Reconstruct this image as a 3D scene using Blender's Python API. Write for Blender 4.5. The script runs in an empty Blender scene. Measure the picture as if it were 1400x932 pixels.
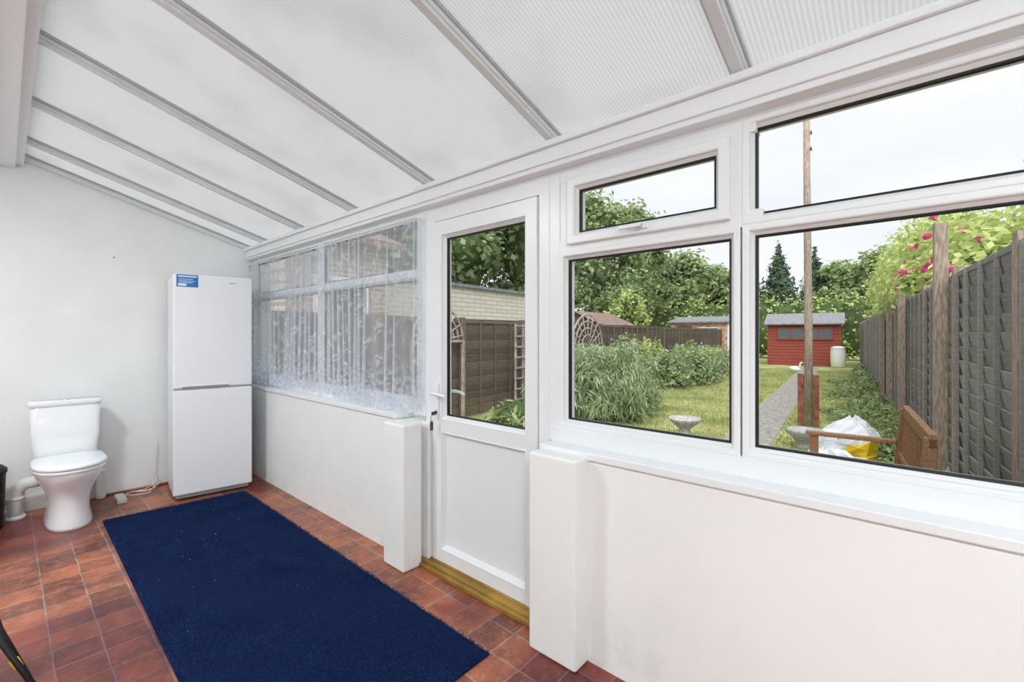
import bpy, math, random
import numpy as np
from mathutils import Vector, Matrix
random.seed(7); RNG=np.random.default_rng(7)
S=bpy.context.scene
S.view_settings.view_transform='Standard'
S.view_settings.look='None'
S.view_settings.exposure=0.33

def L(r,g,b):
    f=lambda c:(c/255/12.92) if c/255<=0.04045 else ((c/255+0.055)/1.055)**2.4
    return (f(r),f(g),f(b),1)
# ---------------------------------------------------------------- materials
def mat(name,c1,c2=None,scale=8,rough=0.5,bump=0,bscale=60,metal=0,detail=4,stretch=None,lo=0.35,hi=0.65,transl=0,spec=0.5,island=0):
    m=bpy.data.materials.new(name); m.use_nodes=True
    n=m.node_tree.nodes; l=m.node_tree.links; p=n['Principled BSDF']
    p.inputs['Roughness'].default_value=rough; p.inputs['Metallic'].default_value=metal
    p.inputs['Specular IOR Level'].default_value=spec
    p.inputs['Base Color'].default_value=c1
    tc=n.new('ShaderNodeTexCoord'); mp=n.new('ShaderNodeMapping')
    l.new(tc.outputs['Object'],mp.inputs[0])
    if stretch: mp.inputs['Scale'].default_value=stretch
    if c2:
        t=n.new('ShaderNodeTexNoise'); t.inputs['Scale'].default_value=scale; t.inputs['Detail'].default_value=detail
        l.new(mp.outputs[0],t.inputs['Vector']); fac=t.outputs['Fac']
        if island:
            ge=n.new('ShaderNodeNewGeometry'); mi=n.new('ShaderNodeMix'); mi.data_type='FLOAT'; mi.inputs[0].default_value=island
            l.new(fac,mi.inputs[2]); l.new(ge.outputs['Random Per Island'],mi.inputs[3]); fac=mi.outputs[0]
        r=n.new('ShaderNodeValToRGB'); r.color_ramp.elements[0].position=lo; r.color_ramp.elements[1].position=hi
        r.color_ramp.elements[0].color=c1; r.color_ramp.elements[1].color=c2
        l.new(fac,r.inputs[0]); l.new(r.outputs[0],p.inputs['Base Color'])
        src=r.outputs[0]
    else: src=None
    if bump:
        t2=n.new('ShaderNodeTexNoise'); t2.inputs['Scale'].default_value=bscale; t2.inputs['Detail'].default_value=3
        l.new(mp.outputs[0],t2.inputs['Vector'])
        b=n.new('ShaderNodeBump'); b.inputs['Strength'].default_value=bump; b.inputs['Distance'].default_value=0.01
        l.new(t2.outputs['Fac'],b.inputs['Height']); l.new(b.outputs[0],p.inputs['Normal'])
    if transl:
        tr=n.new('ShaderNodeBsdfTranslucent'); mx=n.new('ShaderNodeMixShader'); mx.inputs[0].default_value=transl
        if src: l.new(src,tr.inputs[0])
        else: tr.inputs[0].default_value=c1
        l.new(p.outputs[0],mx.inputs[1]); l.new(tr.outputs[0],mx.inputs[2]); l.new(mx.outputs[0],n['Material Output'].inputs[0])
    return m
M_wall=mat('white_plaster',L(240,242,241),L(245,247,246),3,0.8,0.04,40)
def render_mat():
    # painted render with faint grime creeping up from the floor
    m=mat('painted_render',L(240,242,241),L(245,246,245),2.2,0.75,0.12,22,detail=6)
    n=m.node_tree.nodes; l=m.node_tree.links; p=n['Principled BSDF']
    src=p.inputs['Base Color'].links[0].from_socket
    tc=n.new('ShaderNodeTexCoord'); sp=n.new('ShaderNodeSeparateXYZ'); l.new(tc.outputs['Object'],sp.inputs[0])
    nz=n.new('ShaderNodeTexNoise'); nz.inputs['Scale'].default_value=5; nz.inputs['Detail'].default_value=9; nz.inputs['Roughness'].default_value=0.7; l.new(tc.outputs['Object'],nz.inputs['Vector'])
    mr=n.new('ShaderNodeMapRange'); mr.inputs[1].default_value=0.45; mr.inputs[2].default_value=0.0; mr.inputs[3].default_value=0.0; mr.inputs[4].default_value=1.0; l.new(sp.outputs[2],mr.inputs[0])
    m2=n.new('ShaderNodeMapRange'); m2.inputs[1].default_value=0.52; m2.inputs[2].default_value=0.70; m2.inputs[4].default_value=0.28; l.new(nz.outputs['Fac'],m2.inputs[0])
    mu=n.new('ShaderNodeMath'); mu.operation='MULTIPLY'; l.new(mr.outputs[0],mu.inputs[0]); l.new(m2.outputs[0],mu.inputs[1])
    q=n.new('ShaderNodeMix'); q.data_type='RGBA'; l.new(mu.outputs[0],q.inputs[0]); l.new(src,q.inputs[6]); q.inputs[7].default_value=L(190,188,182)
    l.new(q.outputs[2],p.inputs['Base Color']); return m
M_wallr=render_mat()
M_upvc=mat('white_upvc',L(238,241,243),rough=0.3)
M_black=mat('black_rubber',L(18,18,19),rough=0.5)
M_bar=mat('glazing_bar_white',L(224,229,231),rough=0.4)
M_barg=mat('glazing_bar_grey',L(176,181,184),rough=0.5)
M_ceramic=mat('white_ceramic',L(244,246,248),rough=0.12)
M_fridge=mat('fridge_white',L(242,244,248),rough=0.28)
M_dark=mat('dark_grey',L(70,72,76),rough=0.5)
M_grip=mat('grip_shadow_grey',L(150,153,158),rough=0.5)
M_shedwin=mat('shed_window',L(96,104,110),rough=0.2)
M_chrome=mat('chrome',L(210,210,215),rough=0.15,metal=1)
M_brass=mat('brass_threshold',L(190,154,74),L(156,122,56),6,0.4,metal=0.4)
M_pipe=mat('white_pipe',L(232,232,230),rough=0.4)
M_copper=mat('copper_pipe',L(190,130,100),rough=0.4,metal=0.4)
M_carpet=mat('navy_carpet',L(14,28,62),L(26,46,94),120,0.95,0.8,400,detail=2,spec=0.1)
M_tuft=mat('navy_pile',L(18,34,76),L(50,74,126),5,0.95,0,spec=0.1,lo=0.3,hi=0.75,detail=8,island=0.3)
M_sticker=mat('blue_label',L(30,110,190),L(40,130,205),10,0.4)
M_white=mat('label_white',L(235,240,245),rough=0.5)
M_yellow=mat('yellow_plastic',L(225,190,30),rough=0.4)
# tiles
def tile_mat():
    m=bpy.data.materials.new('quarry_tiles'); m.use_nodes=True
    n=m.node_tree.nodes; l=m.node_tree.links; p=n['Principled BSDF']
    tc=n.new('ShaderNodeTexCoord')
    br=n.new('ShaderNodeTexBrick'); br.offset=0; br.squash=1
    br.inputs['Scale'].default_value=1; br.inputs['Brick Width'].default_value=0.155; br.inputs['Row Height'].default_value=0.155
    br.inputs['Mortar Size'].default_value=0.0042; br.inputs['Mortar Smooth'].default_value=0.3; br.inputs['Bias'].default_value=-0.15
    br.inputs['Color1'].default_value=L(194,112,76); br.inputs['Color2'].default_value=L(126,64,50); br.inputs['Mortar'].default_value=L(178,154,140)
    mp=n.new('ShaderNodeMapping'); mp.inputs['Location'].default_value=(0.02,0.05,0)
    wz=n.new('ShaderNodeTexNoise'); wz.inputs['Scale'].default_value=9; l.new(tc.outputs['Object'],wz.inputs['Vector'])
    wm=n.new('ShaderNodeMix'); wm.data_type='RGBA'; wm.blend_type='LINEAR_LIGHT'; wm.inputs[0].default_value=0.006
    l.new(tc.outputs['Object'],wm.inputs[6]); l.new(wz.outputs['Color'],wm.inputs[7])
    l.new(wm.outputs[2],mp.inputs[0]); l.new(mp.outputs[0],br.inputs['Vector'])
    nz=n.new('ShaderNodeTexNoise'); nz.inputs['Scale'].default_value=3.2; nz.inputs['Detail'].default_value=9; nz.inputs['Roughness'].default_value=0.7
    l.new(tc.outputs['Object'],nz.inputs['Vector'])
    r=n.new('ShaderNodeValToRGB'); r.color_ramp.elements[0].position=0.40; r.color_ramp.elements[1].position=0.58
    r.color_ramp.elements[0].color=(0.38,0.32,0.37,1); r.color_ramp.elements[1].color=(1.0,1.0,1.0,1)
    l.new(nz.outputs['Fac'],r.inputs[0])
    mx=n.new('ShaderNodeMix'); mx.data_type='RGBA'; mx.blend_type='MULTIPLY'; mx.inputs[0].default_value=0.9
    l.new(br.outputs['Color'],mx.inputs[6]); l.new(r.outputs[0],mx.inputs[7])
    n3=n.new('ShaderNodeTexNoise'); n3.inputs['Scale'].default_value=20; n3.inputs['Detail'].default_value=10; n3.inputs['Roughness'].default_value=0.8; l.new(tc.outputs['Object'],n3.inputs['Vector'])
    r3=n.new('ShaderNodeMapRange'); r3.inputs[1].default_value=0.50; r3.inputs[2].default_value=0.68; r3.inputs[3].default_value=0; r3.inputs[4].default_value=0.6; l.new(n3.outputs['Fac'],r3.inputs[0])
    m3=n.new('ShaderNodeMix'); m3.data_type='RGBA'; l.new(r3.outputs[0],m3.inputs[0]); l.new(mx.outputs[2],m3.inputs[6]); m3.inputs[7].default_value=L(194,152,130)
    def patch(prev,loc,rad):
        sub=n.new('ShaderNodeVectorMath'); sub.operation='DISTANCE'; sub.inputs[1].default_value=loc
        l.new(tc.outputs['Object'],sub.inputs[0])
        ad=n.new('ShaderNodeMath'); ad.operation='MULTIPLY_ADD'; ad.inputs[1].default_value=-0.9
        l.new(nz.outputs['Fac'],ad.inputs[0]); l.new(sub.outputs['Value'],ad.inputs[2])
        mr=n.new('ShaderNodeMapRange'); mr.inputs[1].default_value=rad-0.43; mr.inputs[2].default_value=rad-0.53; mr.inputs[3].default_value=0; mr.inputs[4].default_value=0.9
        l.new(ad.outputs[0],mr.inputs[0])
        q=n.new('ShaderNodeMix'); q.data_type='RGBA'; q.blend_type='MULTIPLY'
        l.new(mr.outputs[0],q.inputs[0]); l.new(prev,q.inputs[6]); q.inputs[7].default_value=(0.48,0.30,0.46,1)
        return q.outputs[2]
    c=patch(m3.outputs[2],(0.26,2.60,0),0.50); c=patch(c,(0.05,4.45,0),0.44); c=patch(c,(1.42,0.80,0),0.42); c=patch(c,(1.5,1.6,0),0.14); c=patch(c,(1.5,4.3,0),0.2)
    l.new(c,p.inputs['Base Color'])
    nr=n.new('ShaderNodeMapRange'); nr.inputs[3].default_value=0.12; nr.inputs[4].default_value=0.55
    l.new(nz.outputs['Fac'],nr.inputs[0]); l.new(nr.outputs[0],p.inputs['Roughness'])
    b=n.new('ShaderNodeBump'); b.inputs['Strength'].default_value=0.5; b.inputs['Distance'].default_value=0.003; b.invert=True
    l.new(br.outputs['Fac'],b.inputs['Height']); l.new(b.outputs[0],p.inputs['Normal'])
    return m
M_tile=tile_mat()
def poly_mat():
    m=bpy.data.materials.new('twinwall_polycarbonate'); m.use_nodes=True
    n=m.node_tree.nodes; l=m.node_tree.links; n.remove(n['Principled BSDF'])
    tc=n.new('ShaderNodeTexCoord'); w=n.new('ShaderNodeTexWave'); w.bands_direction='Y'; w.inputs['Scale'].default_value=22; w.inputs['Distortion'].default_value=0
    l.new(tc.outputs['Object'],w.inputs['Vector'])
    nz=n.new('ShaderNodeTexNoise'); nz.inputs['Scale'].default_value=2.2; nz.inputs['Detail'].default_value=6; l.new(tc.outputs['Object'],nz.inputs['Vector'])
    r=n.new('ShaderNodeValToRGB'); r.color_ramp.elements[0].color=(0.375,0.374,0.374,1); r.color_ramp.elements[1].color=(0.46,0.458,0.456,1)
    l.new(w.outputs['Fac'],r.inputs[0])
    r2=n.new('ShaderNodeValToRGB'); r2.color_ramp.elements[0].position=0.25; r2.color_ramp.elements[1].position=0.5
    r2.color_ramp.elements[0].color=(0.84,0.83,0.82,1); r2.color_ramp.elements[1].color=(1,1,1,1); l.new(nz.outputs['Fac'],r2.inputs[0])
    mx=n.new('ShaderNodeMix'); mx.data_type='RGBA'; mx.blend_type='MULTIPLY'; mx.inputs[0].default_value=1
    l.new(r.outputs[0],mx.inputs[6]); l.new(r2.outputs[0],mx.inputs[7])
    t=n.new('ShaderNodeBsdfTranslucent'); d=n.new('ShaderNodeBsdfDiffuse'); d.inputs[0].default_value=(0.8,0.81,0.82,1)
    l.new(mx.outputs[2],t.inputs[0])
    a=n.new('ShaderNodeMixShader'); a.inputs[0].default_value=0.15; l.new(t.outputs[0],a.inputs[1]); l.new(d.outputs[0],a.inputs[2])
    l.new(a.outputs[0],n['Material Output'].inputs[0]); return m
M_poly=poly_mat()
def glass_mat():
    m=bpy.data.materials.new('window_glass'); m.use_nodes=True
    n=m.node_tree.nodes; l=m.node_tree.links; n.remove(n['Principled BSDF'])
    t=n.new('ShaderNodeBsdfTransparent'); t.inputs[0].default_value=(0.98,0.985,0.98,1)
    g=n.new('ShaderNodeBsdfGlossy'); g.inputs['Roughness'].default_value=0.02
    f=n.new('ShaderNodeFresnel'); f.inputs[0].default_value=1.3
    mm=n.new('ShaderNodeMath'); mm.operation='MULTIPLY'; mm.inputs[1].default_value=0.5; l.new(f.outputs[0],mm.inputs[0])
    x=n.new('ShaderNodeMixShader'); l.new(mm.outputs[0],x.inputs[0]); l.new(t.outputs[0],x.inputs[1]); l.new(g.outputs[0],x.inputs[2])
    l.new(x.outputs[0],n['Material Output'].inputs[0]); return m
M_glass=glass_mat()
def lace_mat():
    m=bpy.data.materials.new('net_lace'); m.use_nodes=True
    n=m.node_tree.nodes; l=m.node_tree.links; n.remove(n['Principled BSDF'])
    tc=n.new('ShaderNodeTexCoord')
    mp=n.new('ShaderNodeMapping'); l.new(tc.outputs['UV'],mp.inputs[0])
    nz=n.new('ShaderNodeTexNoise'); nz.inputs['Scale'].default_value=6; l.new(mp.outputs[0],nz.inputs['Vector'])
    ad=n.new('ShaderNodeMix'); ad.data_type='RGBA'; ad.inputs[0].default_value=0.12; l.new(mp.outputs[0],ad.inputs[6]); l.new(nz.outputs['Color'],ad.inputs[7])
    v=n.new('ShaderNodeTexVoronoi'); v.inputs['Scale'].default_value=10; l.new(ad.outputs[2],v.inputs['Vector'])
    w=n.new('ShaderNodeTexNoise'); w.inputs['Scale'].default_value=28; w.inputs['Detail'].default_value=2; l.new(mp.outputs[0],w.inputs['Vector'])
    mr=n.new('ShaderNodeMapRange'); mr.inputs[1].default_value=0.46; mr.inputs[2].default_value=0.28; l.new(v.outputs['Distance'],mr.inputs[0])
    mw=n.new('ShaderNodeMapRange'); mw.inputs[1].default_value=0.43; mw.inputs[2].default_value=0.57; l.new(w.outputs['Fac'],mw.inputs[0])
    mu=n.new('ShaderNodeMath'); mu.operation='MULTIPLY'; l.new(mr.outputs[0],mu.inputs[0]); l.new(mw.outputs[0],mu.inputs[1])
    sp=n.new('ShaderNodeSeparateXYZ'); l.new(tc.outputs['UV'],sp.inputs[0])
    mb=n.new('ShaderNodeMapRange'); mb.inputs[1].default_value=0.34; mb.inputs[2].default_value=0.12; l.new(sp.outputs[1],mb.inputs[0])
    mbm=n.new('ShaderNodeMath'); mbm.operation='MULTIPLY'; l.new(mb.outputs[0],mbm.inputs[0]); l.new(mw.outputs[0],mbm.inputs[1])
    mxx=n.new('ShaderNodeMath'); mxx.operation='MAXIMUM'; l.new(mu.outputs[0],mxx.inputs[0]); l.new(mbm.outputs[0],mxx.inputs[1])
    fin=n.new('ShaderNodeMapRange'); fin.inputs[3].default_value=0.44; fin.inputs[4].default_value=0.82; l.new(mxx.outputs[0],fin.inputs[0])
    t=n.new('ShaderNodeBsdfTransparent'); d=n.new('ShaderNodeBsdfDiffuse'); d.inputs[0].default_value=L(226,230,238)
    tr=n.new('ShaderNodeBsdfTranslucent'); tr.inputs[0].default_value=L(224,230,242)
    a=n.new('ShaderNodeMixShader'); a.inputs[0].default_value=0.45; l.new(d.outputs[0],a.inputs[1]); l.new(tr.outputs[0],a.inputs[2])
    b=n.new('ShaderNodeMixShader'); l.new(fin.outputs[0],b.inputs[0]); l.new(t.outputs[0],b.inputs[1]); l.new(a.outputs[0],b.inputs[2])
    l.new(b.outputs[0],n['Material Output'].inputs[0]); return m
M_lace=lace_mat()

# ---------------------------------------------------------------- mesh builder
class MB:
    def __init__(s): s.v=[]; s.f=[]; s.m=[]; s.sm=[]
    def add(s,vs,fs,mi=0,sm=False):
        o=len(s.v); s.v+= [tuple(v) for v in vs]
        for f in fs: s.f.append(tuple(i+o for i in f)); s.m.append(mi); s.sm.append(sm)
    def box(s,a,b,mi=0,R=None,c=None):
        x0,y0,z0=a; x1,y1,z1=b
        vs=[Vector(p) for p in [(x0,y0,z0),(x1,y0,z0),(x1,y1,z0),(x0,y1,z0),(x0,y0,z1),(x1,y0,z1),(x1,y1,z1),(x0,y1,z1)]]
        if R is not None:
            c=Vector(c) if c else Vector(((x0+x1)/2,(y0+y1)/2,(z0+z1)/2))
            vs=[c+R@(v-c) for v in vs]
        s.add(vs,[(0,3,2,1),(4,5,6,7),(0,1,5,4),(1,2,6,5),(2,3,7,6),(3,0,4,7)],mi)
    def cyl(s,p0,p1,r0,r1=None,n=20,mi=0,cap=True):
        r1=r0 if r1 is None else r1
        p0=Vector(p0); p1=Vector(p1); d=(p1-p0).normalized()
        a=d.orthogonal().normalized(); b=d.cross(a)
        vs=[]
        for p,r in((p0,r0),(p1,r1)):
            for i in range(n):
                t=2*math.pi*i/n; vs.append(p+r*(math.cos(t)*a+math.sin(t)*b))
        s.add(vs,[(i,(i+1)%n,n+(i+1)%n,n+i) for i in range(n)],mi,True)
        if cap: s.add(vs,[tuple(range(n))[::-1],tuple(range(n,2*n))],mi)
    def tube(s,pts,r,n=10,mi=0):
        pts=[Vector(p) for p in pts]; rings=[]
        a=None
        for i,p in enumerate(pts):
            d=(pts[min(i+1,len(pts)-1)]-pts[max(i-1,0)]).normalized()
            a=d.orthogonal().normalized() if a is None else (a-a.dot(d)*d).normalized()
            b=d.cross(a); rr=r[i] if isinstance(r,(list,tuple)) else r
            rings.append([p+rr*(math.cos(2*math.pi*k/n)*a+math.sin(2*math.pi*k/n)*b) for k in range(n)])
        s.loft(rings,mi)
    def loft(s,rings,mi=0,cap=True,sm=True):
        n=len(rings[0]); vs=[v for r in rings for v in r]; fs=[]
        for j in range(len(rings)-1):
            for i in range(n): fs.append((j*n+i,j*n+(i+1)%n,(j+1)*n+(i+1)%n,(j+1)*n+i))
        s.add(vs,fs,mi,sm)
        if cap: s.add(rings[0],[tuple(range(n))[::-1]],mi,sm); s.add(rings[-1],[tuple(range(n))],mi,sm)
    def lathe(s,prof,c=(0,0,0),n=32,mi=0):
        s.loft([[Vector((c[0]+r*math.cos(2*math.pi*k/n),c[1]+r*math.sin(2*math.pi*k/n),c[2]+z)) for k in range(n)] for r,z in prof],mi)
    def ring(s,y0,y1,z0,z1,prof,mi=0):
        k=len(prof); vs=[]
        for (sy,sz,cy,cz) in((-1,-1,y0,z0),(1,-1,y1,z0),(1,1,y1,z1),(-1,1,y0,z1)):
            for o,x in prof: vs.append((x,cy+sy*o,cz+sz*o))
        fs=[]
        for c in range(4):
            d=(c+1)%4
            for i in range(k): j=(i+1)%k; fs.append((c*k+i,d*k+i,d*k+j,c*k+j))
        s.add(vs,fs,mi)
    def obj(s,name,mats,parent=None,bevel=0,seg=2,loc=None,rotz=None,sub=0,fixn=True):
        me=bpy.data.meshes.new(name); me.from_pydata(s.v,[],s.f); 
        for m in (mats if isinstance(mats,list) else [mats]): me.materials.append(m)
        me.polygons.foreach_set('material_index',s.m); me.polygons.foreach_set('use_smooth',s.sm); me.update()
        if fixn:
            import bmesh
            bm=bmesh.new(); bm.from_mesh(me); bmesh.ops.remove_doubles(bm,verts=bm.verts,dist=1e-5); bmesh.ops.recalc_face_normals(bm,faces=bm.faces); bm.to_mesh(me); bm.free()
        o=bpy.data.objects.new(name,me); S.collection.objects.link(o)
        if parent: o.parent=parent
        if loc: o.location=loc
        if rotz is not None: o.rotation_euler[2]=rotz
        if bevel:
            b=o.modifiers.new('bev','BEVEL'); b.width=bevel; b.segments=seg; b.limit_method='ANGLE'; b.angle_limit=math.radians(40); b.harden_normals=False
        if sub:
            b=o.modifiers.new('sub','SUBSURF'); b.levels=sub; b.render_levels=sub
        return o
def empty(name,loc=(0,0,0),rotz=0):
    e=bpy.data.objects.new(name,None); S.collection.objects.link(e); e.location=loc; e.rotation_euler[2]=rotz; e.empty_display_size=0.1; return e
def sbox(name,a,b,m,parent=None,bevel=0.003,**k):
    q=MB(); q.box(a,b); return q.obj(name,m,parent,bevel,**k)

# ---------------------------------------------------------------- room shell
XW=1.607; XO=1.87; YE=5.06; YN=-2.2; XH=-1.3
RS=0.305
def zb(x): return 2.207+RS*(1.62-x)     # underside of glazing bars
sbox('floor',(XH-0.1,YN-0.1,-0.12),(XO,YE+0.12,0.0),M_tile,bevel=0)
def gable(name,y0,y1):
    pts=[(XH,-0.1),(XO,-0.1),(XO,zb(XO)+0.02),(0.05,zb(0.05)+0.03),(XH,zb(0.05)+0.03)]
    q=MB(); n=len(pts)
    vs=[(x,y0,z) for x,z in pts]+[(x,y1,z) for x,z in pts]
    q.add(vs,[tuple(range(n)),tuple(range(n,2*n))[::-1]]+[(i,(i+1)%n,n+(i+1)%n,n+i) for i in range(n)])
    return q.obj(name,M_wall)
gable('wall_end',YE,YE+0.15)
gable('wall_near',YN-0.15,YN)
sbox('wall_house',(XH-0.15,YN-0.15,-0.1),(XH,YE+0.15,2.75),M_wall,bevel=0)
# garden wall: dwarf walls + piers around the door
q=MB()
q.box((XW,2.20,-0.1),(XO,YE,0.83)); q.box((XW,YN,-0.1),(XO,1.26,0.83))
q.box((1.497,2.15,0),(XW+0.02,2.355,0.835)); q.box((1.66,2.13,0),(XO,2.21,0.829))
q.box((1.507,1.005,0),(XW+0.02,1.245,0.845)); q.box((1.66,1.24,0),(XO-0.001,1.30,0.829))
q.box((XW+0.03,YN,0.82),(XO-0.002,-0.95,2.12))
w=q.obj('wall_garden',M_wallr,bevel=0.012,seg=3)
# eaves beam above windows
q=MB()
q.box((1.63,YN,2.098),(1.80,YE,2.215)); q.box((1.618,YN,2.12),(1.64,YE,2.185)); q.box((1.60,YN,2.185),(1.66,YE,2.212))
q.obj('trim_eaves_beam',M_upvc,bevel=0.004)
# flat ceiling strip by the house + ledger
sbox('ceiling_flat',(XH,YN,2.66),(-0.02,YE,2.74),M_wall,bevel=0)
q=MB()
q.box((-0.06,YN,2.60),(0.060,YE,2.80)); q.box((0.055,YN,2.63),(0.102,YE,2.78)); q.box((-0.09,YN,2.585),(-0.03,YE,2.66))
q.obj('trim_ledger',M_upvc,bevel=0.004)
# polycarbonate roof
q=MB(); t=0.052
def rp(x,dz): return zb(x)+dz
vs=[(0.0,YN,rp(0,t)),(XO+0.08,YN,rp(XO+0.08,t)),(XO+0.08,YE+0.1,rp(XO+0.08,t)),(0.0,YE+0.1,rp(0,t))]
q.add(vs,[(0,1,2,3)])
ceil=q.obj('ceiling',M_poly)
def slopebar(q,y0,y1,d0,d1,mi,x0=0.05,x1=1.66):
    vs=[]
    for x in(x0,x1):
        for y,d in((y0,d0),(y1,d0),(y1,d1),(y0,d1)): vs.append((x,y,zb(x)+d))
    q.add(vs,[(0,1,2,3),(4,5,6,7),(0,1,5,4),(1,2,6,5),(2,3,7,6),(3,0,4,7)],mi)
for i,y in enumerate((-1.62,-0.98,-0.36,0.435,1.21,2.105,2.96,3.81,4.60)):
    q=MB()
    slopebar(q,y-0.017,y+0.017,0.004,0.05,0)
    slopebar(q,y-0.033,y+0.033,0.034,0.050,1)
    slopebar(q,y-0.025,y+0.025,0.018,0.045,0)
    slopebar(q,y-0.03,y+0.03,0.054,0.07,0,0.0,1.9)
    q.obj('glazing_bar_%d'%i,[M_bar,M_barg],ceil,bevel=0.002)
q=MB(); slopebar(q,YE-0.035,YE,0.0,0.05,0); slopebar(q,YE-0.05,YE-0.001,0.035,0.049,1); q.obj('glazing_bar_end',[M_bar,M_barg],ceil,bevel=0.002)

# ---------------------------------------------------------------- windows
XF=1.688
def light(q,y0,y1,z0,z1,w,xf=XF):
    q.ring(y0,y1,z0,z1,[(0.0,xf+0.03),(0.012,xf+0.014),(0.014,xf+0.004),(0.018,xf),(w-0.003,xf),(w,xf+0.003),(w,xf+0.075),(0,xf+0.075)],0)
    q.ring(y0,y1,z0,z1,[(-0.006,xf+0.028),(0.002,xf+0.026),(0.002,xf+0.045),(-0.006,xf+0.045)],1)
def pane(name,y0,y1,z0,z1,par,x=XF+0.036):
    q=MB(); q.add([(x,y0-.003,z0-.003),(x,y1+.003,z0-.003),(x,y1+.003,z1+.003),(x,y0-.003,z1+.003)],[(0,1,2,3)]); q.obj(name,M_glass,par)
def catch(q,y,z,x=XF-0.02):
    q.box((x-0.012,y-0.03,z-0.012),(x+0.01,y+0.03,z+0.012)); q.box((x-0.035,y-0.012,z-0.008),(x-0.008,y+0.012,z+0.01))
    q.box((x-0.038,y-0.012,z-0.008),(x-0.022,y+0.085,z+0.008))
w1=empty('window_1')
q=MB()
Z0,Z1,Z2,Z3=0.965,1.688,1.762,2.055
light(q,0.4855,1.1775,Z0,Z1,0.037); 
light(q,-0.83,0.4055,Z0,Z1,0.037); light(q,-0.83,0.4055,Z2,Z3,0.037)
q.box((XF+0.0022,0.38,1.72),(XF+0.070,1.25,1.775))
q.box((XF+0.0012,1.21,0.86),(XF+0.069,1.268,2.099)); q.box((XF+0.0012,-0.95,0.86),(XF+0.069,-0.865,2.099))
q.box((XF-0.004,-0.95,0.861),(XF+0.068,1.2675,0.93)); q.box((XF+0.0032,-0.95,2.088),(XF+0.067,1.2675,2.11))
q.box((XF+0.0042,0.40,2.04),(XF+0.066,1.25,2.105)); q.box((XF+0.0052,0.43,1.76),(XF+0.065,0.5,2.1)); q.box((XF+0.0062,1.165,1.76),(XF+0.064,1.25,2.1))
q.obj('frame',[M_upvc,M_black],w1,bevel=0.002)
q=MB(); light(q,0.53,1.105,1.802,1.988,0.052,XF-0.022); q.obj('top_hung_casement',[M_upvc,M_black],w1,bevel=0.002)
q=MB(); catch(q,0.80,1.775); q.obj('casement_handle',M_upvc,w1,bevel=0.004)
pane('glass_1',0.4855,1.1775,Z0,Z1,w1); pane('glass_2',-0.83,0.4055,Z0,Z1,w1); pane('glass_3',-0.83,0.4055,Z2,Z3,w1); pane('glass_4',0.53,1.105,1.802,1.988,w1,XF+0.014)
w2=empty('window_2'); q=MB()
ys=[(2.30,3.54),(3.62,4.97)]
for a,b in ys:
    light(q,a,b,Z0,Z1,0.037); light(q,a,b,Z2,Z3,0.037)
q.box((XF-0.003,2.191,0.861),(XF+0.07,YE-0.001,0.93)); q.box((XF+0.0032,2.191,2.088),(XF+0.069,YE-.001,2.11))
q.box((XF+0.0012,2.19,0.86),(XF+0.068,2.265,2.099)); q.box((XF+0.0012,5.005,0.86),(XF+0.068,YE-0.002,2.099))
q.obj('frame',[M_upvc,M_black],w2,bevel=0.002)
for i,(a,b) in enumerate(ys): pane('glass_lower_%d'%i,a,b,Z0,Z1,w2); pane('glass_upper_%d'%i,a,b,Z2,Z3,w2)
sbox('trim_sill_1',(XW-0.014,-0.95,0.832),(XF+0.03,1.255,0.862),M_upvc,bevel=0.004)
sbox('trim_sill_2',(XW-0.014,2.36,0.832),(XF+0.03,YE-0.002,0.862),M_upvc,bevel=0.004)
# net curtain
nx,nz=700,40
q=MB(); vs=[]; uv=[]
ya,yb_=2.20,5.03
for j in range(nz+1):
    v=j/nz
    for i in range(nx+1):
        u=i/nx; y=ya+(yb_-ya)*u
        amp=0.012+0.010*(1-v)
        ph=u*2*math.pi*30+2.6*math.sin(u*21)+1.5*math.sin(u*47+1)
        x=1.648+amp*math.sin(ph)+0.004*math.sin(u*140+v*3)
        zt=2.050-0.022*abs(math.sin(u*16))-0.01*u
        zlow=0.890+0.012*math.cos(u*2*math.pi*22)-0.015*math.sin(u*9)
        y2=y+0.004*math.cos(ph)+(0.05*(1-v)*math.sin(u*13)*(u*(1-u)*4))
        vs.append((x,y2,zlow+(zt-zlow)*v)); uv.append((u*(yb_-ya)*1.5,v*1.2))
fs=[(j*(nx+1)+i,j*(nx+1)+i+1,(j+1)*(nx+1)+i+1,(j+1)*(nx+1)+i) for j in range(nz) for i in range(nx)]
q.add(vs,fs,0,True); cur=q.obj('net_curtain',M_lace,fixn=False)
ul=cur.data.uv_layers.new(name='UV')
idx=np.empty(len(cur.data.loops),dtype=np.int32); cur.data.loops.foreach_get('vertex_index',idx)
ul.data.foreach_set('uv',np.array(uv)[idx].ravel())
q=MB(); q.tube([(1.652,2.19,2.045),(1.652,3.6,2.04),(1.652,5.05,2.035)],0.004); q.obj('curtain_wire',M_upvc,cur)

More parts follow.
